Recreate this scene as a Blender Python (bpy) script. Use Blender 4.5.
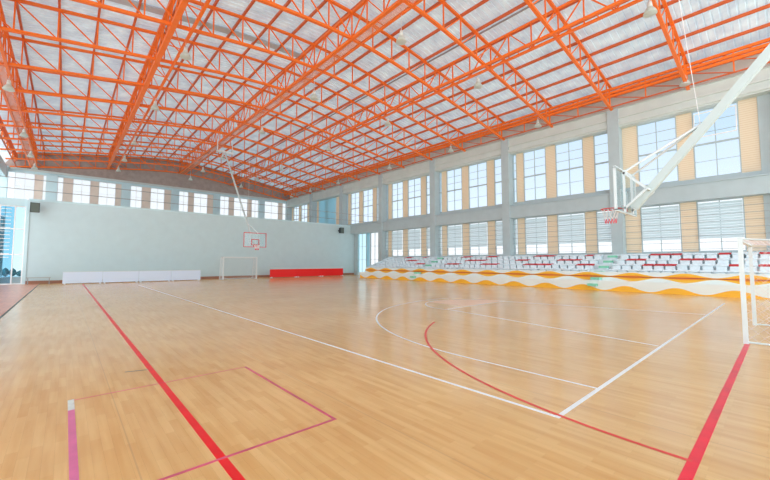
import bpy, bmesh, math, random
from mathutils import Vector, Matrix
random.seed(7)
for o in list(bpy.data.objects): bpy.data.objects.remove(o)
SC = bpy.context.scene
COL = SC.collection
PI = math.pi

# ------------------------------------------------------------------ camera
F_PX = 357.0; CAM_H = 1.57; YAW = 41.8; PITCH = math.degrees(math.atan(22 / 357))
cam = bpy.data.cameras.new('camera'); cam.sensor_width = 36; cam.lens = 36 * F_PX / 770
cam.clip_start = .05; cam.clip_end = 500
co = bpy.data.objects.new('camera', cam); COL.objects.link(co)
co.location = (0, 0, CAM_H); co.rotation_euler = (math.radians(90 + PITCH), 0, -math.radians(YAW))
SC.camera = co

# ------------------------------------------------------------------ light
SUN_STRENGTH = 0.3
WORLD_STRENGTH = 1.0
GLOW_STRENGTH = 2.75
SC.view_settings.view_transform = 'Standard'; SC.view_settings.look = 'None'
SC.view_settings.gamma = 1.0; SC.view_settings.use_curve_mapping = False
SC.view_settings.exposure = 0.0
w = bpy.data.worlds.new('sky'); SC.world = w; w.use_nodes = True
nt = w.node_tree; nt.nodes.clear()
tc = nt.nodes.new('ShaderNodeTexCoord'); sp = nt.nodes.new('ShaderNodeSeparateXYZ')
rp = nt.nodes.new('ShaderNodeValToRGB'); bg = nt.nodes.new('ShaderNodeBackground'); ou = nt.nodes.new('ShaderNodeOutputWorld')
nt.links.new(tc.outputs['Generated'], sp.inputs[0]); nt.links.new(sp.outputs['Z'], rp.inputs[0])
rp.color_ramp.elements[0].position = 0.0; rp.color_ramp.elements[0].color = (1.25, 1.27, 1.27, 1)
rp.color_ramp.elements[1].position = .35; rp.color_ramp.elements[1].color = (.80, .93, 1.04, 1)
nt.links.new(rp.outputs[0], bg.inputs[0])
# the sky is brightest behind and to the left of the camera, raised there as added fill light
dt = nt.nodes.new('ShaderNodeVectorMath'); dt.operation = 'DOT_PRODUCT'; dt.inputs[1].default_value = (-.72, -.66, .2)
nt.links.new(tc.outputs['Generated'], dt.inputs[0])
mr = nt.nodes.new('ShaderNodeMapRange'); mr.interpolation_type = 'SMOOTHSTEP'
mr.inputs['From Min'].default_value = .15; mr.inputs['From Max'].default_value = .95
mr.inputs['To Min'].default_value = WORLD_STRENGTH; mr.inputs['To Max'].default_value = GLOW_STRENGTH
nt.links.new(dt.outputs['Value'], mr.inputs['Value']); nt.links.new(mr.outputs[0], bg.inputs[1])
nt.links.new(bg.outputs[0], ou.inputs[0])
sun = bpy.data.lights.new('sun', 'SUN'); sun.energy = SUN_STRENGTH; sun.angle = math.radians(4); sun.color = (1, .98, .96)
so = bpy.data.objects.new('sun', sun); COL.objects.link(so); so.rotation_euler = (math.radians(8), math.radians(-22), 0)

# ------------------------------------------------------------------ materials
def mat(name, color, rough=.5, metal=0, noise=0, nscale=3, spec=.5, coat=0, trans=0):
    m = bpy.data.materials.new(name); m.use_nodes = True; t = m.node_tree
    b = t.nodes['Principled BSDF']
    b.inputs['Base Color'].default_value = (*color, 1); b.inputs['Roughness'].default_value = rough
    b.inputs['Metallic'].default_value = metal; b.inputs['Specular IOR Level'].default_value = spec
    b.inputs['Coat Weight'].default_value = coat
    if noise:
        n = t.nodes.new('ShaderNodeTexNoise'); n.inputs['Scale'].default_value = nscale; n.inputs['Detail'].default_value = 4
        c = t.nodes.new('ShaderNodeTexCoord'); t.links.new(c.outputs['Object'], n.inputs['Vector'])
        r = t.nodes.new('ShaderNodeValToRGB')
        r.color_ramp.elements[0].position = .3; r.color_ramp.elements[1].position = .7
        r.color_ramp.elements[0].color = (*[v * (1 - noise) for v in color], 1)
        r.color_ramp.elements[1].color = (*[min(1, v * (1 + noise)) for v in color], 1)
        t.links.new(n.outputs['Fac'], r.inputs[0]); t.links.new(r.outputs[0], b.inputs['Base Color'])
    if trans:
        tr = t.nodes.new('ShaderNodeBsdfTranslucent'); mx = t.nodes.new('ShaderNodeMixShader'); mx.inputs[0].default_value = trans
        tr.inputs[0].default_value = (*color, 1)
        if noise: t.links.new(r.outputs[0], tr.inputs[0])
        t.links.new(b.outputs[0], mx.inputs[1]); t.links.new(tr.outputs[0], mx.inputs[2])
        t.links.new(mx.outputs[0], t.nodes['Material Output'].inputs[0])
    return m

def glass(name, tint, gloss=.08):
    m = bpy.data.materials.new(name); m.use_nodes = True; t = m.node_tree; t.nodes.clear()
    a = t.nodes.new('ShaderNodeBsdfTransparent'); a.inputs[0].default_value = (*tint, 1)
    g = t.nodes.new('ShaderNodeBsdfGlossy'); g.inputs[1].default_value = .05
    x = t.nodes.new('ShaderNodeMixShader'); x.inputs[0].default_value = gloss; o = t.nodes.new('ShaderNodeOutputMaterial')
    t.links.new(a.outputs[0], x.inputs[1]); t.links.new(g.outputs[0], x.inputs[2]); t.links.new(x.outputs[0], o.inputs[0])
    return m

M = dict(
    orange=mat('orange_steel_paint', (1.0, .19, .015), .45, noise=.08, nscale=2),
    orange_dim=mat('shaded_orange_steel_paint', (.66, .13, .03), .5, noise=.1, nscale=2),  # backlit shade of the purlins put into a darker orange
    truss_fill=mat('salmon_translucent', (1, .66, .52), .6, trans=.75),
    roof=mat('translucent_roof_sheet', (.74, .85, .95), .45, noise=.14, nscale=1.3, trans=.22),
    gable=mat('shadow_brown_gable_cladding', (.40, .33, .29), .7, noise=.12, nscale=2),  # the shadow on the gable is put into this colour
    wall=mat('pale_grey_green_wall', (.56, .72, .75), .7, noise=.025, nscale=1.5),
    wall_blue=mat('pale_blue_green_wall', (.60, .80, .84), .7, noise=.03, nscale=1.5),
    column=mat('grey_green_concrete', (.45, .55, .57), .65, noise=.04, nscale=1.5),
    beam=mat('light_grey_concrete', (.60, .67, .64), .65, noise=.04, nscale=1.5),
    frame=mat('grey_window_frame', (.42, .52, .55), .5),
    frame_white=mat('white_window_frame', (.85, .88, .88), .4),
    glass=glass('clear_blue_glass', (.90, .955, 1.0), .012),
    glass_white=glass('bright_glass', (.95, .96, .97), .012),
    glass_blue=glass('blue_tinted_glass', (.52, .80, .93)),
    blind=mat('white_blind_slats', (.80, .89, .91), .5, trans=.6),
    blind_blue=mat('blue_roller_blind', (.52, .82, .90), .6, trans=.4),
    baseboard=mat('brown_skirting', (.36, .17, .10), .5),
    white=mat('white_gloss_paint', (.74, .82, .83), .3),
    whiteboard=mat('white_vinyl_board', (.70, .83, 1.0), .4),
    redboard=mat('red_vinyl_board', (.93, .012, .012), .4),
    black=mat('black_plastic', (.03, .035, .045), .5),
    grey=mat('grey_metal', (.35, .37, .38), .4, metal=.5),
    seat_white=mat('pale_blue_white_plastic', (.80, .90, .94), .4, noise=.05, nscale=9),
    seat_red=mat('red_plastic', (.62, .03, .035), .4),
    concrete=mat('pale_stand_concrete', (.74, .84, .87), .7, noise=.05, nscale=6),
    green=mat('mint_green_paint', (.24, .66, .46), .55, noise=.1, nscale=6),
    maroon=mat('maroon_rail_paint', (.45, .07, .03), .5),
    line_white=mat('white_court_paint', (.92, .93, .92), .35),
    line_red=mat('red_court_paint', (.93, .006, .012), .35, noise=.12, nscale=3),
    line_crimson=mat('crimson_court_paint', (.90, .005, .035), .35, noise=.15, nscale=3),
    line_orange=mat('orange_red_court_paint', (.83, .06, .04), .35, noise=.1, nscale=3),
    line_pink=mat('pink_court_tape', (.66, .10, .17), .4, noise=.2, nscale=6),
    line_purple=mat('purple_pink_court_tape', (.74, .17, .34), .4, noise=.1, nscale=6),
    tape_white=mat('grey_white_tape', (.72, .75, .68), .4, noise=.15, nscale=9),
    scuff=mat('dark_grey_tape', (.10, .13, .11), .5),
    peach=mat('peach_floor_tone', (.95, .60, .38), .3),
    net_white=mat('white_net_cord', (.85, .87, .87), .6),
    net_red=mat('red_net_cord', (.85, .05, .08), .6),
    net_pink=mat('faded_pink_net_cord', (.80, .68, .64), .6),
    rim=mat('red_rim_paint', (.72, .04, .05), .4),
    acrylic=glass('clear_acrylic', (.90, .95, .96), .10),
    lamp_glass=mat('pale_prismatic_glass', (.85, .90, .86), .25, trans=.6),
    lamp_metal=mat('grey_lamp_housing', (.70, .74, .70), .4),
    mast=mat('pale_grey_mast_paint', (.58, .68, .67), .4),
    shade_band=mat('pale_blue_grey_shadow', (.50, .58, .66), .5),
    fascia=mat('warm_grey_fascia', (.60, .56, .50), .7, noise=.05),
    bench=mat('grey_bench_top', (.42, .48, .46), .5),
)

def tan_mat():
    m = bpy.data.materials.new('tan_ribbed_cladding'); m.use_nodes = True; t = m.node_tree; b = t.nodes['Principled BSDF']
    c = t.nodes.new('ShaderNodeTexCoord'); wv = t.nodes.new('ShaderNodeTexWave'); wv.bands_direction = 'Z'
    wv.inputs['Scale'].default_value = 2.6; wv.inputs['Distortion'].default_value = 0
    r = t.nodes.new('ShaderNodeValToRGB'); r.color_ramp.elements[0].position = 0; r.color_ramp.elements[0].color = (.84, .70, .50, 1)
    r.color_ramp.elements[1].position = .35; r.color_ramp.elements[1].color = (.95, .84, .66, 1)
    t.links.new(c.outputs['Object'], wv.inputs[0]); t.links.new(wv.outputs['Fac'], r.inputs[0]); t.links.new(r.outputs[0], b.inputs['Base Color'])
    b.inputs['Roughness'].default_value = .6
    tr = t.nodes.new('ShaderNodeBsdfTranslucent'); mx = t.nodes.new('ShaderNodeMixShader'); mx.inputs[0].default_value = .3
    t.links.new(r.outputs[0], tr.inputs[0]); t.links.new(b.outputs[0], mx.inputs[1]); t.links.new(tr.outputs[0], mx.inputs[2])
    t.links.new(mx.outputs[0], t.nodes['Material Output'].inputs[0])
    return m
M['tan'] = tan_mat()
M['tan_pale'] = mat('pale_beige_cladding', (.86, .77, .68), .6, noise=.03, trans=.3)

def floor_mat(name, c1, c2, c3, rough):
    m = bpy.data.materials.new(name); m.use_nodes = True; t = m.node_tree; b = t.nodes['Principled BSDF']; L = t.links
    c = t.nodes.new('ShaderNodeTexCoord')
    mp = t.nodes.new('ShaderNodeMapping'); mp.inputs['Rotation'].default_value = (0, 0, PI / 2)
    L.new(c.outputs['Object'], mp.inputs[0])
    br = t.nodes.new('ShaderNodeTexBrick'); br.inputs['Scale'].default_value = 1
    br.inputs['Brick Width'].default_value = .46; br.inputs['Row Height'].default_value = .075
    br.inputs['Mortar Size'].default_value = .0006; br.inputs['Color1'].default_value = (*c1, 1); br.inputs['Color2'].default_value = (*c2, 1)
    br.inputs['Mortar'].default_value = (*[v * .78 for v in c2], 1); br.offset = .37; br.inputs['Bias'].default_value = -.1
    L.new(mp.outputs[0], br.inputs['Vector'])
    # long streaks of grain
    mp2 = t.nodes.new('ShaderNodeMapping'); mp2.inputs['Scale'].default_value = (14, .9, 1); L.new(c.outputs['Object'], mp2.inputs[0])
    n = t.nodes.new('ShaderNodeTexNoise'); n.inputs['Scale'].default_value = 1; n.inputs['Detail'].default_value = 5; L.new(mp2.outputs[0], n.inputs['Vector'])
    n2 = t.nodes.new('ShaderNodeTexNoise'); n2.inputs['Scale'].default_value = .55; n2.inputs['Detail'].default_value = 3; L.new(c.outputs['Object'], n2.inputs['Vector'])
    r = t.nodes.new('ShaderNodeValToRGB'); r.color_ramp.elements[0].position = .35; r.color_ramp.elements[0].color = (*c3, 1)
    r.color_ramp.elements[1].position = .62; r.color_ramp.elements[1].color = (1, 1, 1, 1); L.new(n.outputs['Fac'], r.inputs[0])
    mx = t.nodes.new('ShaderNodeMix'); mx.data_type = 'RGBA'; mx.blend_type = 'MULTIPLY'; mx.inputs[0].default_value = .55
    L.new(br.outputs['Color'], mx.inputs[6]); L.new(r.outputs[0], mx.inputs[7])
    r2 = t.nodes.new('ShaderNodeValToRGB'); r2.color_ramp.elements[0].position = .35; r2.color_ramp.elements[0].color = (.90, .86, .80, 1)
    r2.color_ramp.elements[1].position = .65; r2.color_ramp.elements[1].color = (1, 1, 1, 1); L.new(n2.outputs['Fac'], r2.inputs[0])
    mx2 = t.nodes.new('ShaderNodeMix'); mx2.data_type = 'RGBA'; mx2.blend_type = 'MULTIPLY'; mx2.inputs[0].default_value = 1
    L.new(mx.outputs[2], mx2.inputs[6]); L.new(r2.outputs[0], mx2.inputs[7]); 
    # sheet joints of the flooring, one every 1.9 m
    sx = t.nodes.new('ShaderNodeSeparateXYZ'); L.new(c.outputs['Object'], sx.inputs[0])
    a = t.nodes.new('ShaderNodeMath'); a.operation = 'ADD'; a.inputs[1].default_value = 20 * 1.9 - .47; L.new(sx.outputs[0], a.inputs[0])
    md = t.nodes.new('ShaderNodeMath'); md.operation = 'MODULO'; md.inputs[1].default_value = 1.9; L.new(a.outputs[0], md.inputs[0])
    lt = t.nodes.new('ShaderNodeMath'); lt.operation = 'LESS_THAN'; lt.inputs[1].default_value = .012; L.new(md.outputs[0], lt.inputs[0])
    ml = t.nodes.new('ShaderNodeMath'); ml.operation = 'MULTIPLY'; ml.inputs[1].default_value = .28; L.new(lt.outputs[0], ml.inputs[0])
    mx3 = t.nodes.new('ShaderNodeMix'); mx3.data_type = 'RGBA'; L.new(ml.outputs[0], mx3.inputs[0])
    L.new(mx2.outputs[2], mx3.inputs[6]); mx3.inputs[7].default_value = (.35, .22, .12, 1)
    L.new(mx3.outputs[2], b.inputs['Base Color'])
    b.inputs['Roughness'].default_value = rough; b.inputs['Specular IOR Level'].default_value = .85
    return m
def see_through_mat(name, color, open_):
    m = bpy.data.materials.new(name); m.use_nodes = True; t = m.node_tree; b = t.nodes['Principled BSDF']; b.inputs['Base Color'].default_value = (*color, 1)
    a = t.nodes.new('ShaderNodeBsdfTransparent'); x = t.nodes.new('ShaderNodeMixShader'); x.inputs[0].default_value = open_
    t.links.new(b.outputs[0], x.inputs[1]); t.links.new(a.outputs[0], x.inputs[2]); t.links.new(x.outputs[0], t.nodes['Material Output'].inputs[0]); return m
M['truss_fill'] = see_through_mat('salmon_see_through', (1, .36, .16), .62)
M['glass_pale'] = glass('pale_cyan_glass', (.80, .95, .99), .03)
M['wood'] = floor_mat('maple_strip_floor', (.92, .585, .25), (.83, .485, .18), (.84, .73, .55), .19)
M['wood_red'] = floor_mat('reddish_strip_floor', (.86, .36, .20), (.74, .30, .17), (.8, .7, .6), .3)

def wave_mat():
    """white wall painted with two rows of orange waves"""
    m = bpy.data.materials.new('orange_wave_mural'); m.use_nodes = True; t = m.node_tree; b = t.nodes['Principled BSDF']; L = t.links
    c = t.nodes.new('ShaderNodeTexCoord'); s = t.nodes.new('ShaderNodeSeparateXYZ'); L.new(c.outputs['Object'], s.inputs[0])
    def mt(op, a, b_=None):
        n = t.nodes.new('ShaderNodeMath'); n.operation = op
        for i, v in enumerate((a, b_)):
            if v is None: continue
            if isinstance(v, (int, float)): n.inputs[i].default_value = v
            else: L.new(v, n.inputs[i])
        return n.outputs[0]
    def hump(y0, per):
        return mt('COSINE', mt('MULTIPLY', mt('SUBTRACT', s.outputs[1], y0), 2 * PI / per))
    up = hump(5.55, 2.22); lo = hump(5.7, 2.1); 
    a = mt('LESS_THAN', s.outputs[2], mt('ADD', .17, mt('MULTIPLY', lo, .13)))
    hw = mt('ADD', .115, mt('MULTIPLY', up, .095))
    cen = mt('ABSOLUTE', mt('SUBTRACT', s.outputs[2], .76))
    bb = mt('LESS_THAN', cen, mt('ADD', hw, .02))
    f = mt('MAXIMUM', a, bb)
    cen2 = mt('LESS_THAN', cen, mt('ADD', mt('MULTIPLY', hw, .45), .0))
    mx = t.nodes.new('ShaderNodeMix'); mx.data_type = 'RGBA'; L.new(f, mx.inputs[0])
    mx.inputs[6].default_value = (.82, .88, .84, 1); mx.inputs[7].default_value = (.96, .50, .03, 1)
    mx2 = t.nodes.new('ShaderNodeMix'); mx2.data_type = 'RGBA'; L.new(cen2, mx2.inputs[0]); L.new(mx.outputs[2], mx2.inputs[6])
    mx2.inputs[7].default_value = (.92, .30, .015, 1)
    L.new(mx2.outputs[2], b.inputs['Base Color']); b.inputs['Roughness'].default_value = .5
    return m
M['wave'] = wave_mat()

# ------------------------------------------------------------------ mesh helpers
class MB:
    def __init__(s): s.v = []; s.f = []
    def box(s, x0, x1, y0, y1, z0, z1):
        n = len(s.v)
        s.v += [(x, y, z) for x in (x0, x1) for y in (y0, y1) for z in (z0, z1)]
        s.f += [tuple(n + i for i in q) for q in ((0, 1, 3, 2), (4, 6, 7, 5), (0, 4, 5, 1), (2, 3, 7, 6), (0, 2, 6, 4), (1, 5, 7, 3))]
        return s
    def bar(s, p0, p1, w, h=None, ref=None):
        """rectangular bar between two points"""
        h = h or w; p0 = Vector(p0); p1 = Vector(p1); d = (p1 - p0).normalized()
        r = Vector(ref or ((0, 0, 1) if abs(d.z) < .95 else (1, 0, 0)))
        a = d.cross(r).normalized() * (w / 2); b = a.cross(d).normalized() * (h / 2)
        n = len(s.v)
        for p in (p0, p1): s.v += [tuple(p + a + b), tuple(p - a + b), tuple(p - a - b), tuple(p + a - b)]
        s.f += [tuple(n + i for i in q) for q in ((0, 1, 2, 3), (7, 6, 5, 4), (0, 4, 5, 1), (1, 5, 6, 2), (2, 6, 7, 3), (3, 7, 4, 0))]
        return s
    def path(s, pts, w, h=None, ref=None):
        for a, b in zip(pts, pts[1:]): s.bar(a, b, w, h, ref)
        return s
    def tube(s, p0, p1, r, n=8, r1=None):
        p0 = Vector(p0); p1 = Vector(p1); d = (p1 - p0).normalized(); r1 = r if r1 is None else r1
        a = d.cross(Vector((0, 0, 1) if abs(d.z) < .95 else (1, 0, 0))).normalized(); b = d.cross(a)
        k = len(s.v)
        for p, q in ((p0, r), (p1, r1)):
            for i in range(n): t = 2 * PI * i / n; s.v.append(tuple(p + (a * math.cos(t) + b * math.sin(t)) * q))
        for i in range(n): j = (i + 1) % n; s.f.append((k + i, k + j, k + n + j, k + n + i))
        s.f.append(tuple(k + i for i in range(n))[::-1]); s.f.append(tuple(k + n + i for i in range(n)))
        return s
    def lathe(s, prof, c=(0, 0, 0), n=16):
        k = len(s.v)
        for r, z in prof:
            for i in range(n): t = 2 * PI * i / n; s.v.append((c[0] + r * math.cos(t), c[1] + r * math.sin(t), c[2] + z))
        for a in range(len(prof) - 1):
            for i in range(n): j = (i + 1) % n; s.f.append((k + a * n + i, k + a * n + j, k + (a + 1) * n + j, k + (a + 1) * n + i))
        return s
    def poly(s, pts):
        n = len(s.v); s.v += [tuple(p) for p in pts]; s.f.append(tuple(range(n, n + len(pts)))); return s
    def prism(s, pts, y0, y1):
        """profile of (x, z) points extruded along y"""
        n = len(s.v); m = len(pts)
        s.v += [(x, y0, z) for x, z in pts] + [(x, y1, z) for x, z in pts]
        s.f.append(tuple(range(n, n + m))); s.f.append(tuple(range(n + 2 * m - 1, n + m - 1, -1)))
        for i in range(m): j = (i + 1) % m; s.f.append((n + i, n + m + i, n + m + j, n + j))
        return s
    def build(s, name, m, parent=None, loc=None, smooth=False, **props):
        me = bpy.data.meshes.new(name); me.from_pydata(s.v, [], s.f); me.materials.append(M[m] if isinstance(m, str) else m)
        bm = bmesh.new(); bm.from_mesh(me); bmesh.ops.recalc_face_normals(bm, faces=bm.faces); bm.to_mesh(me); bm.free()
        if smooth:
            for p in me.polygons: p.use_smooth = True
        o = bpy.data.objects.new(name, me); COL.objects.link(o)
        if parent: o.parent = parent
        if loc: o.location = loc
        for k, v in props.items(): o[k] = v
        return o

def tag(o, label, cat, group=None):
    o['label'] = label; o['category'] = cat
    if group: o['group'] = group
    return o
def thing(name, label, cat, loc=(0, 0, 0), group=None):
    o = bpy.data.objects.new(name, None); COL.objects.link(o); o.location = loc; o.empty_display_size = .2
    return tag(o, label, cat, group)
def struct(name, label=None, cat='wall', loc=(0, 0, 0)):
    o = bpy.data.objects.new(name, None); COL.objects.link(o); o.location = loc; o['kind'] = 'structure'
    if label: o['label'] = label; o['category'] = cat
    return o
def copy_tree(o, parent=None):
    c = o.copy(); COL.objects.link(c)
    if parent: c.parent = parent
    for ch in list(o.children): copy_tree(ch, c)
    return c
ORD = ['first', 'second', 'third', 'fourth', 'fifth', 'sixth', 'seventh', 'eighth', 'ninth', 'tenth', 'eleventh', 'twelfth', 'thirteenth', 'fourteenth', 'fifteenth',
       'sixteenth', 'seventeenth', 'eighteenth', 'nineteenth', 'twentieth', 'twenty-first']

# ------------------------------------------------------------------ dimensions
XW = 27.0          # window plane of the right wall
XC = 26.3          # inner face of its columns
XL = -4.8          # left wall
YB = 53.5          # far wall
YP = 36.0          # white partition wall
YN = -8.0          # near end of the hall
Y0, BAY = -0.6, 7.72
RIDGE = 10.9
def zb(x):
    d = x - RIDGE
    return 13.45 - (math.sqrt(d * d + 16) - 4) * .16
DEPTH = 1.45
def zt(x): return zb(x) + DEPTH
NODES = [RIDGE + 1.45 * k for k in range(-10, 11)]

# ------------------------------------------------------------------ floor and court markings
fl = MB().box(-1.3, XW + .3, YN, YB, -.12, 0).build('floor', 'wood', kind='structure')
fl['label'] = 'glossy pale wooden strip floor of the sports hall'; fl['category'] = 'floor'
MB().box(XL, -1.31, YN, YB, -.12, -.002).build('side_floor', 'wood_red', fl, label='reddish brown strip floor along the left side')
MB().box(-1.33, -1.28, YN, YP - .1, -.01, .006).build('floor_joint_strip', 'scuff', fl)
ZL = [.0012]
def line(name, x0, x1, y0, y1, m, label=None):
    ZL[0] += .00012; z = ZL[0]
    o = MB().box(x0, x1, y0, y1, 0.0002, z).build(name, m, fl)
    if label: o['label'] = label
def arc(name, cx, cy, r, a0, a1, wd, m, label, n=64):
    ZL[0] += .00012; z = ZL[0]; b = MB()
    for i in range(n):
        t0 = math.radians(a0 + (a1 - a0) * i / n); t1 = math.radians(a0 + (a1 - a0) * (i + 1) / n)
        b.poly([(cx + q * math.cos(t), cy + q * math.sin(t), z) for q, t in ((r - wd / 2, t0), (r + wd / 2, t0), (r + wd / 2, t1), (r - wd / 2, t1))])
    b.build(name, m, fl, label=label)
CX = 11.35
line('sideline', 3.765, 3.815, 1.635, 29.62, 'line_white', 'white basketball sideline')
line('baseline', 3.765, 18.82, 1.585, 1.635, 'line_white', 'white basketball baseline')
line('three_point_line', 4.98, 5.02, 1.635, 3.5, 'line_white')
arc('three_point_arc', 11.42, 3.5, 6.42, 80, 180, .05, 'line_white', 'white three point arc')
arc('free_throw_circle', CX, 7.6, 1.9, 0, 180, .05, 'line_white', 'white free throw half circle')
b = MB(); b.poly([(CX - .7, 7.62, .0011)] + [(CX + 1.86 * math.cos(math.radians(a)), 7.6 + 1.86 * math.sin(math.radians(a)), .0011) for a in range(112, 0, -4)] + [(CX + 1.86, 7.62, .0011)])
b.build('free_throw_fill', 'peach', fl, label='peach half circle at the free throw line')  # even peach fill over part of the half circle
line('free_throw_line', CX - 1.9, CX + 1.9, 7.56, 7.61, 'line_white')
for s in (-1, 1):
    b = MB(); b.bar((CX + s * 3, 1.66, .001), (CX + s * 1.8, 7.56, .001), .05, .0015); b.build('key_line', 'line_white', fl)
line('futsal_sideline', .965, 1.035, -1.5, 33.2, 'line_red', 'bright red sideline on the left')
line('goal_line', 1.035, 9.80, .515, .59, 'line_crimson', 'crimson goal line running to the near goal')
arc('goal_area_arc', 10.0, .56, 6.25, 116, 180, .045, 'line_orange', 'red goal area arc on the left of the near goal')
line('tape_mark', .085, .14, 1.6, 5.12, 'line_purple', 'purple pink tape line at the lower left')
line('tape_mark', .085, .14, 5.12, 5.5, 'tape_white', 'pale end of the pink tape line')
line('tape_mark', .14, 2.09, 5.46, 5.475, 'line_pink')
line('tape_mark', 2.06, 2.09, 3.06, 5.475, 'line_pink')
line('tape_mark', .14, 2.06, 3.06, 3.09, 'line_pink')
b = MB(); b.bar((.70, 6.36, .001), (.96, 6.28, .001), .03, .001); b.build('tape_mark', 'scuff', fl, label='short dark grey tape mark')
arc('tape_mark', 7.9, .35, .6, 230, 300, .012, 'line_crimson', 'short thin red curve near the goal line', 8)

# ------------------------------------------------------------------ roof sheet
b = MB(); xs = [XL - .6 + (XW + 1.0 - XL + .6) * i / 28 for i in range(29)]
ys = []; y = YN
while y < YB + .5:
    ys += [(y, 0), (y + .20, 0), (y + .225, .045), (y + .275, .045)]; y += .30
for (y, dz) in ys:
    for x in xs: b.v.append((x, y, zt(x) + .21 + dz))
nx = len(xs)
for j in range(len(ys) - 1):
    for i in range(nx - 1): q = j * nx + i; b.f.append((q, q + 1, q + nx + 1, q + nx))
ro = b.build('ceiling', 'roof', kind='structure'); ro['label'] = 'pale ribbed translucent roof sheeting above the orange trusses'; ro['category'] = 'ceiling'
# shadow band built as a flat grey strip, and a pipe, below the sheets
b = MB(); b.path([(x, 20.6, zt(x) + .15) for x in xs[2:15]], .50, .06); tag(b.build('cross_shade_band', 'shade_band'), 'flat grey strip painted in for the shadow band under the roof sheets on the left half', 'shade_band')
MB().tube((16.9, YN + 1, zt(16.9) + .03), (16.9, YB - 1, zt(16.9) + .03), .05, 8).build('conduit', 'grey').parent = None
tag(bpy.data.objects['conduit'], 'long thin grey pipe under the roof sheets right of the ridge', 'pipe')

# ------------------------------------------------------------------ trusses
def web(root, tops, bots, w, inward, m='orange'):
    """posts and diagonals of a truss; inward(i) says which way the diagonal of panel i leans"""
    n = len(tops)
    for i in range(n): MB().bar(bots[i], tops[i], w).build('truss_post', m, root)
    for i in range(n - 1):
        p, q = (tops[i], bots[i + 1]) if inward(i) else (bots[i], tops[i + 1])
        MB().bar(p, q, w * .9).build('diagonal_brace', m, root)

def cross_truss():
    t = thing('roof_truss', 'x', 'truss')
    tp = [(x, 0, zt(x)) for x in NODES]; bt = [(x, 0, zb(x)) for x in NODES]
    ext = [(NODES[-1] + 1.0, 0, zt(NODES[-1] + 1.0))]; extb = [(NODES[-1] + 1.0, 0, zb(NODES[-1] + 1.0))]
    MB().path([(XL + .1, 0, zt(XL + .1))] + tp + ext, .14, .12).build('top_chord', 'orange', t)
    MB().path([(XL + .1, 0, zb(XL + .1))] + bt + extb, .15, .13).build('bottom_chord', 'orange', t)
    web(t, tp, bt, .06, lambda i: i < 10)
    return t
GT = 'curved orange trusses spanning the hall'
proto = cross_truss()
for k in range(0, 14):
    t = proto if k == 0 else copy_tree(proto)
    t.location.y = Y0 + 3.86 * (k + 1)
    t['group'] = GT
    t['label'] = f'curved orange roof truss spanning the hall, {ORD[k]} from the camera' if k < 13 else 'curved orange roof truss spanning the hall, right before the far wall'

YT = [Y0 + 3.86 * k for k in range(1, 15)]
def long_truss(x, label, side=0, filled=False, w=.17, cut=3):
    t = thing('ridge_truss' if abs(x - RIDGE) < .1 else 'lengthwise_truss', label, 'truss', (x, 0, 0), 'orange trusses running the length of the hall')
    z0 = zb(x); z1 = z0 + DEPTH; ya, yb = YT[0] - 3.86, YT[-1]
    MB().bar((0, ya, z1), (0, yb, z1), w, w).build('top_chord', 'orange', t)
    MB().bar((0, ya, z0 - .02), (0, yb, z0 - .02), w * 1.15, w).build('bottom_chord', 'orange', t)
    for k in range(14):
        y0 = ya + 3.86 * k
        for j in range(cut):
            a = y0 + 3.86 * j / cut; c = y0 + 3.86 * (j + 1) / cut
            if j: MB().bar((0, a, z0), (0, a, z1), .06).build('truss_post', 'orange', t)
            p, q = (((0, a, z1), (0, c, z0)) if (j % 2 == 0) else ((0, a, z0), (0, c, z1)))
            MB().bar(p, q, .055).build('diagonal_brace', 'orange', t)
    if side:
        MB().bar((side, ya, z0 - .02), (side, yb, z0 - .02), .12, .12).build('side_chord', 'orange', t)
        if filled: MB().box(min(.08, side), max(-.08, side), ya, yb, z0 - .06, z0 - .04).build('salmon_fill', 'truss_fill', t)  # see-through salmon fill between the bottom chords
        b = MB(); n = 28
        for i in range(n):
            y = ya + (yb - ya) * i / n; b.bar((0, y, z0), (side, y, z0), .04)
            if abs(x) < 5: b.bar((0, y, z0), (side, y + (yb - ya) / n, z0), .035)
        b.build('lacing', 'orange', t)
    return t
long_truss(-2.7, 'lengthwise orange truss with salmon infill, nearest the left wall', -.5, True, w=.11)
long_truss(3.35, 'lengthwise orange truss left of the ridge, with a laced side chord', .75, False, .2)
long_truss(NODES[10], 'heavy orange ridge truss with salmon infill along the middle of the roof', .62, True, .14)
long_truss(17.9, 'lengthwise orange truss right of the ridge, with a laced side chord', -.5, False, .11)

def edge_truss(x, label, out):
    t = thing('edge_truss', label, 'truss', (x, 0, 0), 'orange trusses along the eaves')
    ya, yb = Y0, YT[-1]
    for z, dx, n in ((12.28, 0, 'lower_rail'), (12.50, 0, 'middle_rail'), (12.74, 0, 'upper_rail')):
        MB().bar((dx, ya, z), (dx, yb, z), .13, .15).build(n, 'orange', t)
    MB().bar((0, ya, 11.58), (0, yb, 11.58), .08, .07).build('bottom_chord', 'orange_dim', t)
    for k in range(14):
        for j in range(2):
            a = ya + 3.86 * (k + j / 2)
            MB().bar((0, a, 11.55), (0, a, 12.8), .09 if j == 0 else .06).build('truss_post', 'orange', t)
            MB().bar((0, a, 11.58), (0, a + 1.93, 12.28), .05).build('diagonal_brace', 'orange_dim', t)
    b = MB()
    for k in range(56): y = ya + 3.86 * k / 4 + .5; b.bar((0, y, 12.28), (out, y + .9, 12.74), .04)
    b.build('lacing', 'orange', t)
edge_truss(25.95, 'orange eaves truss along the top of the right window wall', .18)
edge_truss(XL + .55, 'orange eaves truss along the top of the left wall', -.18)

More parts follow.
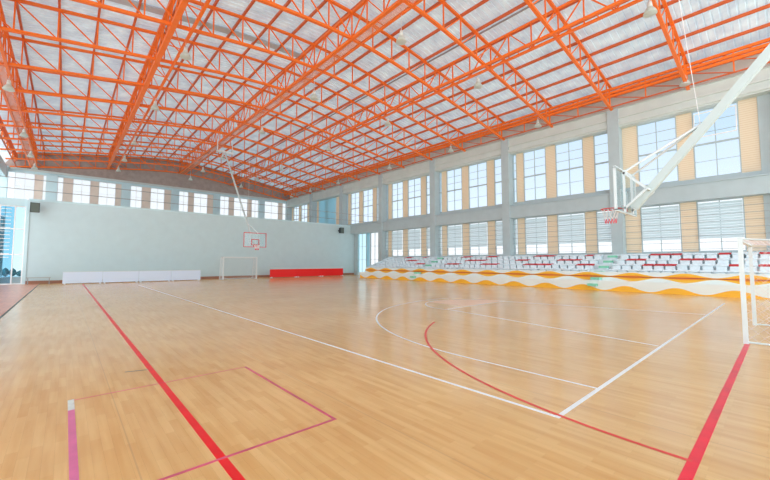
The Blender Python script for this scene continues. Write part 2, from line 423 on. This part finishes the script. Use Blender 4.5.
pur = None
for i, x in enumerate(NODES):
    b = MB().bar((0, YN + .1, 0), (0, YB - .1, 0), .09, .15) if pur is None else None
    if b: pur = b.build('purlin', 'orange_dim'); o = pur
    else: o = pur.copy(); COL.objects.link(o)
    o.location = (x, 0, zt(x) + .125)
    tag(o, f'thin orange purlin under the roof sheets, {ORD[i]} from the left side', 'purlin', 'purlins running the length of the roof')

# ------------------------------------------------------------------ hanging bell lamps
def bell_lamp():
    t = thing('bell_lamp', 'x', 'lamp')
    MB().tube((0, 0, .52), (0, 0, 1.0), .014, 6).build('hanging_rod', 'lamp_metal', t)
    MB().lathe([(.02, .54), (.07, .52), (.09, .40), (.10, .28), (.06, .26)], n=14).build('lamp_housing', 'lamp_metal', t, smooth=True)
    MB().lathe([(.07, .27), (.12, .24), (.19, .14), (.245, .02), (.25, -.03), (.24, -.03), (.235, .02), (.18, .13), (.11, .22), (.06, .25)], n=20).build('lamp_shade', 'lamp_glass', t, smooth=True)
    sh = t.children[-1]
    MB().lathe([(.0, -.06), (.12, -.05), (.245, -.02)], n=20).build('lamp_lens', 'lamp_glass', sh, smooth=True)
    return t
LX = [(-2.7, 11.0, 'left row'), (4.1, 11.9, 'second row from the left'), (11.5, 12.05, 'row under the ridge'), (17.9, 12.0, 'second row from the right'), (25.6, 11.55, 'row along the right windows')]
lamp0 = bell_lamp(); first = True
for xi, (x, z, rn) in enumerate(LX):
    for yi, y in enumerate((3.3, 11.7, 19.7, 27.9, 37.6, 44.6, 50.2)):
        if xi == 0 and yi < 3 or xi in (1, 2) and yi < (2 if xi == 1 else 1): continue
        o = lamp0 if first else copy_tree(lamp0); first = False
        o.location = (x, y, z)
        top = zb(x) - .05 if xi < 4 else 12.22
        for c in o.children:
            if c.name.startswith('hanging_rod'):
                c.scale.z = 1; me = bpy.data.meshes.new('hanging_rod')
                r = MB().tube((0, 0, .52), (0, 0, max(.6, top - z)), .014, 6)
                if xi == 4: r.bar((0, 0, top - z), (.35, 0, top - z), .03)
                me.from_pydata(r.v, [], r.f); me.materials.append(M['lamp_metal']); c.data = me
        o['label'] = f'glass bell lamp in the {rn}, {ORD[yi]} from the camera'
        o['group'] = 'bell lamps hanging from the trusses'

# ------------------------------------------------------------------ right wall
wr = struct('wall_right', 'tall right wall of grey green columns and beams between two bands of windows', 'wall')
COLY = [Y0 + BAY * k for k in range(0, 8)]
for k, y in enumerate(COLY):
    MB().box(XC, XW + .25, y - .34, y + .30, 0, 11.5).build('column', 'column', wr)
MB().box(XC + .12, XW + .25, Y0, YB, 10.32, 11.5).build('roof_beam', 'beam', wr)
MB().box(XC + .02, XC + .14, Y0, YB, 10.86, 10.98).build('beam_moulding', 'beam', wr)
MB().prism([(XC + .25, 10.32), (XC + .02, 10.42), (XC + .02, 10.60), (XC + .25, 10.60)], Y0, YB).build('beam_sill', 'beam', wr)
MB().box(XC + .10, XW + .25, Y0, YB, 5.05, 5.98).build('middle_beam', 'column', wr)
MB().box(XC + .02, XW + .1, Y0, YB, 5.98, 6.06).build('beam_ledge', 'frame', wr)
MB().box(XW - .02, XW + .25, Y0, YB, 6.06, 6.36).build('sill_band', 'column', wr)
MB().box(XW - .02, XW + .25, Y0, 31.2, 0, 2.16).build('lower_wall', 'column', wr)
MB().box(XC + .3, XW + .25, YN, Y0 - .34, 0, 11.5).build('near_wall_panel', 'column', wr)
MB().box(XC, XW + .25, YN, YB, 11.5, 11.52).build('wall_cap', 'beam', wr)

WN = [0]
BAYNAME = ['first', 'second', 'third', 'fourth', 'fifth', 'sixth', 'seventh']
def window(y0, y1, z0, z1, kind, label, x=XW):
    """kind: upper, lower, plain, blind"""
    WN[0] += 1; t = struct(f'window_{WN[0]}', label, 'window'); cyan = kind == 'pale'; kind = 'back' if cyan else kind
    f = MB(); e = .05
    f.box(x - .03, x + .06, y0, y0 + e, z0, z1).box(x - .03, x + .06, y1 - e, y1, z0, z1)
    f.box(x - .03, x + .06, y0 + e, y1 - e, z0, z0 + e).box(x - .03, x + .06, y0 + e, y1 - e, z1 - e, z1)
    wide = y1 - y0 > 1.3
    if wide: ym = (y0 + y1) / 2; f.box(x - .02, x + .05, ym - .02, ym + .02, z0, z1)
    if kind == 'upper':
        zm = z0 + (z1 - z0) * .49
        f.box(x - .05, x + .06, y0, y1, zm - .045, zm + .045)
        for q in (.17, .33): f.box(x - .01, x + .03, y0, y1, z0 + (z1 - z0) * (.49 + q) - .014, z0 + (z1 - z0) * (.49 + q) + .014)
        f.box(x - .01, x + .03, y0, y1, z0 + (z1 - z0) * .24 - .012, z0 + (z1 - z0) * .24 + .012)
    if kind == 'back':
        for q in (.33, .66): f.box(x - .01, x + .03, y0, y1, z0 + (z1 - z0) * q - .015, z0 + (z1 - z0) * q + .015)
    f.build('window_frame', 'frame', t)
    g = MB().box(x + .012, x + .02, y0 + e, y1 - e, z0 + e, z1 - e)
    g.build('pane', 'glass_pale' if cyan else 'glass' if kind in ('upper', 'blind') else 'glass_white', t)
    if kind == 'lower':
        s = MB(); zz = z0 + .88
        while zz < z1 - .1:
            s.bar((x - .10, y0 + .06, zz), (x - .10, y1 - .06, zz), .018, .13, (.35, 0, 1)); zz += .15
        s.box(x - .12, x - .08, y0 + .05, y1 - .05, z0 + .74, z0 + .80)
        s.build('blind', 'blind', t)
    if kind == 'blind': MB().box(x - .06, x - .05, y0 + .06, y1 - .06, z0 + .05, z1 - .05).build('roller_blind', 'blind_blue', t)
    return t
PAT = [('w', .30, 1.35), ('t', 1.35, 2.05), ('w', 2.05, 3.95), ('t', 3.95, 4.68), ('w', 4.68, 6.45), ('t', 6.45, 7.05), ('w', 7.05, 7.38)]
FIRST = [('p', .3, 1.2), ('t', 1.2, 1.92), ('w', 1.92, 3.85), ('t', 3.85, 4.58), ('w', 4.58, 6.55), ('t', 6.55, 7.38)]
tans = []
for k in range(7):
    yb = COLY[k]; pat = FIRST if k == 0 else PAT
    nwin = sum(p[0] == 'w' for p in pat); wi = 0
    for kind, a, c in pat:
        y0, y1 = yb + a, yb + c
        if kind == 't':
            MB().box(XW - .02, XW + .15, y0, y1, 6.36, 10.32).build('tan_panel', 'tan', wr, label='tan ribbed panel between upper windows')
            if k < 4: MB().box(XW - .02, XW + .15, y0, y1, 2.16, 5.05).build('tan_panel', 'tan', wr, label='tan ribbed panel between lower windows')
        elif kind == 'p':
            MB().box(XW - .05, XW + .15, y0, y1, 2.16, 10.32).build('infill_panel', 'column', wr)
        else:
            wi += 1; pos = f'{ORD[wi-1]} from the camera in the {BAYNAME[k]} bay' + (' behind the near goal' if k == 0 else '')
            if k == 5 and wi == 2:
                continue
            if k == 5 and wi == 3:
                window(yb + 2.05, yb + 6.45, 6.36, 10.32, 'blind', 'wide upper window closed by a pale blue blind, in the sixth bay'); continue
            window(y0, y1, 6.36, 10.32, 'upper', f'upper right wall window, {pos}')
            if k < 4: window(y0, y1, 2.16, 5.05, 'lower', f'lower right wall window with white blind, {pos}')
# lower glazing of the fifth bay, by the partition
window(31.2, 32.75, 0.3, 5.05, 'back', 'tall white window at floor level beside the partition wall')
window(32.80, 33.5, .3, 5.05, 'blind', 'narrow blue window strip at floor level beside the partition wall')
window(33.55, 35.25, .3, 5.05, 'pale', 'tall pale window touching the right end of the partition wall')
MB().box(XW - .02, XW + .25, 35.25, YB, 0, 5.05).build('lower_wall', 'column', wr)
# the opened awning sash in the first bay
WN[0] += 1; t = struct(f'window_{WN[0]}', 'tilted open sash at the top of the nearest upper right window', 'window')
b = MB(); ya, yc = COLY[0] + 2.0, COLY[0] + 3.75; zt_, zb_ = 10.1, 8.62; dx = -.42
for p, q in (((XW - .06, ya, zt_), (XW - .06, yc, zt_)), ((XW - .06 + dx, ya, zb_), (XW - .06 + dx, yc, zb_)), ((XW - .06, ya, zt_), (XW - .06 + dx, ya, zb_)), ((XW - .06, yc, zt_), (XW - .06 + dx, yc, zb_))): b.bar(p, q, .05)
b.build('window_frame', 'frame_white', t)
MB().poly([(XW - .06, ya, zt_), (XW - .06, yc, zt_), (XW - .06 + dx, yc, zb_), (XW - .06 + dx, ya, zb_)]).build('pane', 'glass', t)
# guard rails in front of the lower windows
for k in range(4):
    ya, yc = COLY[k] + .30, COLY[k + 1] - .34
    t = thing('window_guard', f'thin horizontal guard wires across the lower windows of the {BAYNAME[k]} bay from the camera', 'guard rail', (XW - .28, 0, 0), 'guard wires before the lower windows')
    for j in range(7): MB().tube((0, ya, 2.30 + .38 * j), (0, yc, 2.30 + .38 * j), .012, 5).build('wire', 'grey', t)

MB().prism([(XW + .05, 11.52), (XW + .25, 11.52), (XW + .25, zt(XW) + .2), (XW + .05, zt(XW) + .2)], YN, YB).build('fascia_panel', 'fascia', wr)
# ------------------------------------------------------------------ left wall (seen only at its far end)
wl = struct('wall_left', 'left wall of pale green columns and beams', 'wall')
for y in COLY: MB().box(XL - .6, XL, y - .34, y + .30, 0, 11.5).build('column', 'wall_blue', wl)
MB().box(XL - .6, XL - .1, YN, YB, 10.3, 11.5).build('roof_beam', 'wall_blue', wl)
MB().box(XL - .6, XL - .1, YN, YB, 5.05, 6.2).build('middle_beam', 'wall_blue', wl)
MB().box(XL - .6, XL - .3, YP, YB, 0, 6.2).build('wall_panel', 'wall_blue', wl)

# ------------------------------------------------------------------ far wall with its band of windows
wb = struct('wall_back', 'pale blue green far wall with a band of white windows above the partition', 'wall')
MB().box(XL, XW + .2, YB, YB + .3, 11.02, 11.5).build('roof_beam', 'wall_blue', wb)
MB().box(XL, XW + .2, YB - .12, YB, 11.30, 11.52).build('beam_moulding', 'beam', wb)
MB().box(-1.9, XW + .2, YB, YB + .3, 0, 8.0).build('wall_panel', 'wall_blue', wb)
MB().box(XL, -1.9, YB, YB + .3, 7.7, 8.0).build('wall_panel', 'wall_blue', wb)
g = MB(); pts = [(XL - .5, 11.5)] + [(x, zt(x) + .2) for x in xs if XL - .5 < x < XW + .3] + [(XW + .3, 11.5)]
g.prism(pts, YB + .02, YB + .2); g.build('gable_panel', 'gable', wb, label='gable cladding in a brown grey shadow tone above the far windows')
PIL = [-1.45, 5.2, 10.5, 15.7, 22.25]
for x in PIL: MB().box(x - .45, x + .45, YB - .2, YB + .3, 7.9, 11.1).build('pilaster', 'wall_blue', wb)
SEG = [('w', -4.3, -2.8), ('t', -2.8, -2.15), ('w', -2.15, -1.9), ('w', -1.0, -.5), ('t', -.5, .3), ('w', .3, 1.85), ('t', 1.85, 2.6), ('w', 2.6, 4.2), ('t', 4.2, 4.75),
       ('w', 5.65, 6.85), ('t', 6.85, 7.75), ('w', 7.75, 9.3), ('t', 9.3, 10.05), ('w', 10.95, 12.1), ('t', 12.1, 12.75), ('w', 12.75, 14.5), ('t', 14.5, 15.25),
       ('w', 16.15, 17.4), ('t', 17.4, 18.1), ('w', 18.1, 20.1), ('t', 20.1, 20.7), ('w', 20.7, 21.8), ('w', 22.7, 25.0), ('t', 25.0, 25.7), ('w', 25.7, 26.9)]
n = 0
for kd, a, c in SEG:
    if kd == 't':
        MB().box(a, c, YB + .02, YB + .2, 8.0, 11.02).build('tan_panel', 'tan_pale', wb)
    else:
        n += 1; WN[0] += 1; t = struct(f'window_{WN[0]}', f'white window high in the far wall, {ORD[n-1]} from the left', 'window')
        f = MB(); e = .05
        f.box(a, a + e, YB, YB + .08, 8, 11.02).box(c - e, c, YB, YB + .08, 8, 11.02).box(a, c, YB, YB + .08, 8, 8.05).box(a, c, YB, YB + .08, 10.97, 11.02)
        if c - a > 1: f.box((a + c) / 2 - .02, (a + c) / 2 + .02, YB, YB + .06, 8, 11)
        f.box(a, c, YB, YB + .06, 9.6, 9.63)
        f.build('window_frame', 'frame_white', t)
        MB().box(a + e, c - e, YB + .03, YB + .04, 8.05, 10.97).build('pane', 'glass_white', t)

# ------------------------------------------------------------------ white partition wall across the hall
pw = MB().box(-2.05, XW, YP, YP + .25, 0, 5.98).build('wall_partition', 'wall', kind='structure')
pw['label'] = 'large blank pale grey green partition wall behind the far goal'; pw['category'] = 'wall'
MB().box(-2.1, XW, YP - .03, YP + .3, 5.98, 6.12).build('coping', 'wall_blue', pw)
bb = MB().box(-2.05, XW, YP - .03, YP - .001, 0, .22).build('baseboard_back', 'baseboard', kind='structure'); bb['label'] = 'brown skirting at the foot of the partition wall'; bb['category'] = 'baseboard'
MB().box(-2.0, XW, YP + .3, YB, 5.7, 5.9).build('gallery_floor', 'beam', pw)
MB().box(-2.22, -2.05, YP - .04, YP + .25, 0, 6.0).build('wall_end_post', 'wall_blue', pw)
# glazed screen at its left end
WN[0] += 1; t = struct(f'window_{WN[0]}', 'blue glazed screen with horizontal louvres left of the partition wall', 'window')
MB().box(XL, -2.22, YP, YP + .25, 5.55, 6.05).build('lintel', 'wall_blue', t)
f = MB()
for x in (XL + .03, -3.5, -2.77, -2.26): f.box(x - .035, x + .035, YP + .02, YP + .12, 0, 5.55)
for z in (.04, 2.1, 3.9, 5.5): f.box(XL, -2.22, YP + .03, YP + .11, z - .04, z + .04)
f.build('window_frame', 'frame_white', t)
MB().box(XL, -2.79, YP + .06, YP + .065, 0, 5.5).build('pane', 'glass_blue', t)
MB().box(-2.75, -2.25, YP + .06, YP + .065, 0, 5.5).build('pane', 'glass_pale', t)
f = MB()
for i in range(14): f.bar((XL, YP - .02, 1.9 + .26 * i), (-2.95, YP - .02, 1.9 + .26 * i), .02, .035)
f.build('louvre_slats', 'frame_white', t)
t = thing('hedge', 'dark blue green planting outside the glazed screen left of the partition wall', 'hedge', (-4.0, YB + 2.4, 0))
M['leaf'] = mat('dark_blue_green_leaves', (.03, .16, .18), .7, noise=.4, nscale=6)
for i in range(9):
    x = -2.4 + i * .55; r_ = random.uniform(.3, .5); h = random.uniform(.6, 1.3)
    MB().lathe([(.02, 0), (r_ * .8, h * .2), (r_, h * .5), (r_ * .7, h * .8), (.02, h)], (x, 0, 0), 10).build('bush', 'leaf', t, smooth=True)
gr = MB().box(XL - 12, 8, YB + .3, YB + 30, -.2, -.02).build('trim_1', 'concrete', kind='structure'); gr['label'] = 'pale pavement outside beyond the far wall'; gr['category'] = 'pavement'

# thin tie cables across the hall before the partition
for z, s in ((5.93, 'lower'), (6.58, 'upper')):
    tag(MB().tube((XL, 30.28, z), (XC, 30.28, z), .022, 6).build('steel_cable', 'grey'), f'thin grey steel cable crossing before the far windows, {s} of two', 'cable', 'cables strung across the hall')

# ------------------------------------------------------------------ grandstand
YS0, YS1 = .35, 28.6
AIS = [(7.0, 7.5), (20.9, 21.4)]
t = thing('grandstand', 'long white grandstand painted with orange waves under the right windows', 'grandstand', (0, 0, 0))
prof = [(22.32, 0), (22.32, .50), (23.02, .50), (23.02, .83), (23.78, .83), (23.78, 1.13), (24.63, 1.13), (24.63, 1.43), (25.48, 1.43), (25.48, 1.73), (26.22, 1.73), (26.22, 2.05), (XW - .03, 2.05), (XW - .03, 0)]
MB().prism(prof, YS0, YS1).build('terrace', 'concrete', t)
MB().box(22.2, 22.32, YS0, YS1, 0, .54).build('front_wall', 'wave', t, label='low front wall painted with orange waves')
MB().box(22.92, 23.02, YS0, YS1, .50, 1.02).build('parapet', 'wave', t, label='upper parapet painted with a row of orange waves')
MB().box(22.89, 22.92, YS0, YS1, .745, .78).build('front_rail', 'maroon', t, label='thin maroon rail')
MB().prism([(22.2, 0), (22.2, .54), (22.9, .58), (23.02, 1.0), (26.2, 2.1), (XW, 2.1), (XW, 0)], YS1, YS1 + .12).build('end_wall', 'concrete', t)
for k, (a, c) in enumerate(AIS):
    s = thing('aisle_steps', 'mint green aisle steps climbing the grandstand, ' + ('nearer flight before the thick column' if k == 0 else 'farther flight'), 'steps', (0, 0, 0), 'green steps up the grandstand')
    st = [(21.95, 22.195, .235, .365), (22.45, 22.88, .505, .70), (23.06, 23.45, .835, 1.04), (23.9, 24.25, 1.135, 1.34), (24.75, 25.1, 1.435, 1.66), (25.6, 25.95, 1.735, 1.98)]
    for x0, x1, z0, z1 in st:
        MB().box(x0, x1, a + .02, c - .02, z1 - .13, z1).build('step', 'green', s, label='mint green tread')
        if z1 - .13 - z0 > .01: MB().box(x0 + .03, x1, a + .02, c - .02, z0, z1 - .13).build('step_block', 'concrete', s)
def seat(m, nm):
    s = thing('stadium_seat', 'x', 'seat')
    pr = [(-.21, .285), (-.15, .262), (.08, .262), (.14, .285), (.19, .335), (.21, .335), (.18, .265), (.10, .225), (-.15, .225), (-.21, .26)]
    MB().prism(pr, -.235, .235).build('seat_shell', m, s)
    MB().box(-.15, .12, -.20, .20, .003, .225).build('seat_support', 'seat_white', s, label='pale pedestal')
    return s
sw = seat('seat_white', 'w'); sr = seat('seat_red', 'r'); uw = ur = False
RED = {0: [], 1: [(21.16, 22.49), (17.31, 19.04), (13.94, 15.64), (10.32, 11.89), (7.7, 8.6), (3.69, 5.29), (1.48, 1.99), (0.39, 0.83)],
       2: [(22.71, 24.41), (15.78, 17.47), (12.04, 13.26), (8.68, 10.38), (5.4, 6.22), (2.07, 3.67)],
       3: [(24.48, 25.31), (22.52, 22.9), (17.61, 18.32), (15.09, 15.8), (10.48, 11.96), (7.99, 8.46), (3.76, 5.35), (1.63, 2.07), (0.42, 1.06)]}
ROWN = ['front row', 'second row', 'third row', 'back row']
for r in range(4):
    x = 23.42 + .84 * r; z = .83 + .3 * r
    y = YS0 + .25; redn = 0; prev = False
    while y < YS1 - .2:
        if not any(a - .24 < y < c + .24 for a, c in AIS):
            red = any(a * 1.02 <= y <= c * 1.02 for a, c in RED[r])
            if red and not prev: redn += 1
            if red: o = copy_tree(sr) if ur else sr; ur = True
            else: o = copy_tree(sw) if uw else sw; uw = True
            o.location = (x, y, z)
            if red: o['label'] = f'red plastic seat in the {ROWN[r]} of the grandstand, {ORD[redn-1]} red group from the camera'
            else:
                sec = 0 if y < 7.3 else (1 if y < 20.7 else 2)
                o['label'] = f'pale white plastic seat in the {ROWN[r]} of the grandstand, ' + ('nearest block', 'middle block', 'farthest block')[sec]
            o['group'] = ('red seats ' if red else 'white seats ') + ROWN[r] + (f' group {ORD[redn-1]}' if red else ' block ' + ('near', 'middle', 'far')[sec])
            prev = red
        y += .50

# ------------------------------------------------------------------ barrier boards in front of the partition wall
def board(x0, x1, y, m, label, grp):
    t = thing('barrier_board', label, 'board', ((x0 + x1) / 2, y, 0), grp)
    h = (x1 - x0) / 2 - .01
    bd = MB(); bd.prism([(-h, .06), (h, .06), (h, .86), (-h, .86)], -.05, .05); bd.build('panel', m, t)
    MB().box(-h, h, -.056, .056, .845, .875).build('top_edge', 'white', t)
    for s in (-h + .12, h - .12): MB().prism([(s - .05, 0), (s + .05, 0), (s + .02, .10), (s - .02, .10)], -.22, .22).build('foot', 'white', t)
pos4 = ['leftmost of the four', 'second from the left of the four', 'third from the left of the four', 'rightmost of the four']
for i in range(4): board(-.1 + 2.22 * i, -.1 + 2.22 * (i + 1), 33.8, 'whiteboard', f'long low white barrier board before the partition, {pos4[i]}', 'white barrier boards')
pos3 = ['leftmost of the three', 'middle one of the three', 'rightmost of the three']
for i in range(3): board(15.05 + 2.9 * i, 15.05 + 2.9 * (i + 1), 33.8, 'redboard', f'long low bright red barrier board right of the far goal, {pos3[i]}', 'red barrier boards')

# low bench beside the left end of the partition
t = thing('bench', 'low grey bench against the left end of the partition wall', 'bench', (-1.35, 35.3, 0))
MB().box(-.62, .62, -.18, .18, .44, .49).build('bench_seat', 'bench', t)
for sx in (-.55, .55):
    for sy in (-.14, .14): MB().box(sx - .02, sx + .02, sy - .02, sy + .02, 0, .44).build('leg', 'grey', t)

# loudspeakers
def speaker(x, y, z, label, ry):
    t = thing('loudspeaker', label, 'speaker', (x, y, z), 'black loudspeakers high on the partition wall'); t.rotation_euler.z = ry
    b = MB(); n = len(b.v)
    b.v += [(-.25, -.26, -.35), (.25, -.26, -.35), (.19, .18, -.31), (-.19, .18, -.31), (-.25, -.26, .35), (.25, -.26, .35), (.19, .18, .31), (-.19, .18, .31)]
    b.f += [(0, 1, 2, 3), (4, 5, 6, 7), (0, 1, 5, 4), (1, 2, 6, 5), (2, 3, 7, 6), (3, 0, 4, 7)]
    cb = b.build('cabinet', 'black', t)
    MB().box(-.22, .22, -.275, -.262, -.32, .32).build('grille', 'scuff', cb)
    MB().bar((0, .17, 0), (0, .54, 0), .1, .14).build('wall_bracket', 'black', t)
speaker(-1.75, 35.45, 5.42, 'black loudspeaker high on the left end of the partition wall', 0)
speaker(24.6, 35.45, 5.35, 'black loudspeaker high on the right end of the partition wall', 0)

# ------------------------------------------------------------------ ceiling mounted basketball hoops
def hoop(yb, s, near):
    """yb: plane of the backboard face, s: +1 when the ring points to +y"""
    nm = 'near basketball hoop with clear backboard hung on a long white mast from the roof' if near else 'far basketball hoop with red edged backboard before the partition wall'
    t = thing('basketball_hoop', nm, 'basketball hoop', (CX, yb, 2.90 if near else 2.78), 'ceiling hung basketball hoops')
    B = -s
    H = 1.12
    bk = MB().box(-.9, .9, min(0, B * .03), max(0, B * .03), 0, H).build('backboard', 'acrylic', t)
    f = MB(); wd = .055
    f.box(-.92, .92, -.03, .03, -.025, .025).box(-.92, .92, -.03, .03, H - .025, H + .025).box(-.92, -.88, -.03, .03, 0, H).box(.88, .92, -.03, .03, 0, H)
    f.build('backboard_frame', 'white' if near else 'rim', bk)
    f = MB(); y_ = s * .04
    f.bar((-.295, y_, .15), (.295, y_, .15), .02, .05).bar((-.295, y_, .60), (.295, y_, .60), .02, .05).bar((-.295, y_, .15), (-.295, y_, .60), .05, .02, (0, 1, 0)).bar((.295, y_, .15), (.295, y_, .60), .05, .02, (0, 1, 0))
    f.build('target_square', 'rim' if not near else 'white', bk)
    # ring
    b = MB(); rc = (0, s * .38, .15); R = .23
    pts = [(rc[0] + R * math.cos(2 * PI * i / 24), rc[1] + R * math.sin(2 * PI * i / 24), rc[2]) for i in range(25)]
    for p, q in zip(pts, pts[1:]): b.tube(p, q, .014, 6)
    b.box(-.09, .09, min(s * .03, s * .17), max(s * .03, s * .17), .135, .165).box(-.12, .12, min(0, s * .05), max(0, s * .05), .02, .2)
    rg = b.build('ring', 'rim', t)
    for (z0, z1, r0, r1, m) in ((0, .28, R - .01, .15, 'net_white'), (.28, .40, .15, .13, 'net_red')):
        b = MB()
        for i in range(12):
            for dr in (-1, 1):
                a0 = 2 * PI * i / 12; a1 = a0 + dr * 2 * PI / 24 * (2 if m == 'net_white' else 1)
                b.tube((r0 * math.cos(a0), rc[1] + r0 * math.sin(a0), .15 - z0), (r1 * math.cos(a1), rc[1] + r1 * math.sin(a1), .15 - z1), .006 if near else .008, 4)
        b.build('net', m, rg)
    # bracket frame behind the board
    f = MB(); yk = B * .55
    f.path([(-.35, B * .05, .08), (-.35, yk, .55), (-.35, B * .05, 1.05)], .05).path([(.35, B * .05, .08), (.35, yk, .55), (.35, B * .05, 1.05)], .05)
    f.bar((-.35, yk, .55), (.35, yk, .55), .05).bar((-.35, B * .06, 0), (-.35, B * .06, H), .05).bar((.35, B * .06, 0), (.35, B * .06, H), .05)
    f.bar((-.35, B * .06, 1.05), (.35, B * .06, 1.05), .05)
    f.build('bracket_frame', 'white', t)
    # mast: from behind the board up to the roof truss
    z0 = .12; dy, dz = B * 2.59, 3.12; k = 2.9 if near else 3.05
    p0 = Vector((0, B * .18, z0)); p1 = p0 + Vector((0, dy, dz)) * k
    MB().bar(p0, p1, .16 if near else .11, .18 if near else .11).build('mast', 'mast', t)
    MB().bar(p1 + Vector((-.8, 0, 0)), p1 + Vector((.8, 0, 0)), .18).build('pivot_bar', 'white', t)
    for sx in (-.7, .7): MB().bar(p1 + Vector((sx, 0, 0)), p1 + Vector((sx, 0, 13.4 - (2.9 if near else 2.78) - p1.z)), .07).build('hanger', 'white', t)
    j = p0 + Vector((0, dy, dz)) * .55 + Vector((0, 0, .16))
    f = MB()
    for sx in (-.35, .35): f.tube((sx, B * .08, H - .05), tuple(j), .03, 8)
    f.build('upper_brace', 'white', t)
    MB().tube(tuple(p0 + Vector((0, dy, dz)) * .40 + Vector((0, 0, 0))), tuple(j), .03).build('brace_clamp', 'grey', t)
    c1 = j + Vector((0, s * .62 if near else 0, 8.4 - .9)); MB().tube(tuple(j), tuple(c1), .008, 5).build('hoist_cable', 'net_white', t)
    return t
hoop(2.82, 1, True)
hoop(28.4, -1, False)

# ------------------------------------------------------------------ futsal goals
def goal(y, s, label, r=.05, nm='net_white', cx=CX):
    """s: direction of the net, +1 towards +y"""
    t = thing('futsal_goal', label, 'goal', (0, y, 0), 'white futsal goals')
    x0, x1 = cx - 1.5, cx + 1.5
    for x in (x0, x1):
        MB().box(x - r, x + r, -r, r, 0, 2.05).build('post', 'white', t)
        MB().tube((x, 0, 2.02), (x, s * .75, 1.95), r * .5).build('top_bar', 'white', t)
        MB().tube((x, s * .75, 1.95), (x, s * 1.05, .03), r * .5).build('back_post', 'white', t)
        MB().tube((x, 0, .03), (x, s * 1.05, .03), r * .5).build('base_bar', 'white', t)
    MB().box(x0 + r, x1 - r, -r, r, 1.96, 2.05).build('crossbar', 'white', t)
    MB().tube((x0, s * 1.05, .03), (x1, s * 1.05, .03), r * .5).build('base_bar', 'white', t)
    MB().tube((x0, s * .75, 1.95), (x1, s * .75, 1.95), r * .45).build('top_bar', 'white', t)
    b = MB(); th = .0032 if r < .04 else .006; 
    def quad(P, nu, nv):
        """diamond net over a bilinear quad"""
        P = [Vector(p) for p in P]
        def g(u, v): return (P[0] * (1 - u) + P[1] * u) * (1 - v) + (P[3] * (1 - u) + P[2] * u) * v
        for i in range(nu):
            for j in range(nv):
                b.bar(g(i / nu, j / nv), g((i + 1) / nu, (j + 1) / nv), th); b.bar(g((i + 1) / nu, j / nv), g(i / nu, (j + 1) / nv), th)
    for x in (x0, x1): quad([(x, 0, .05), (x, s * 1.03, .05), (x, s * .75, 1.93), (x, 0, 2.0)], 6, 12)
    quad([(x0, s * 1.03, .05), (x1, s * 1.03, .05), (x1, s * .75, 1.93), (x0, s * .75, 1.93)], 18, 12)
    quad([(x0, 0, 2.0), (x1, 0, 2.0), (x1, s * .75, 1.94), (x0, s * .75, 1.94)], 18, 5)
    b.build('goal_net', nm, t)
goal(.57, -1, 'near white futsal goal at the right edge, standing on the crimson line', .036, 'net_pink')
goal(33.3, 1, 'far white futsal goal standing before the partition wall', .05, 'net_white', 12.0)
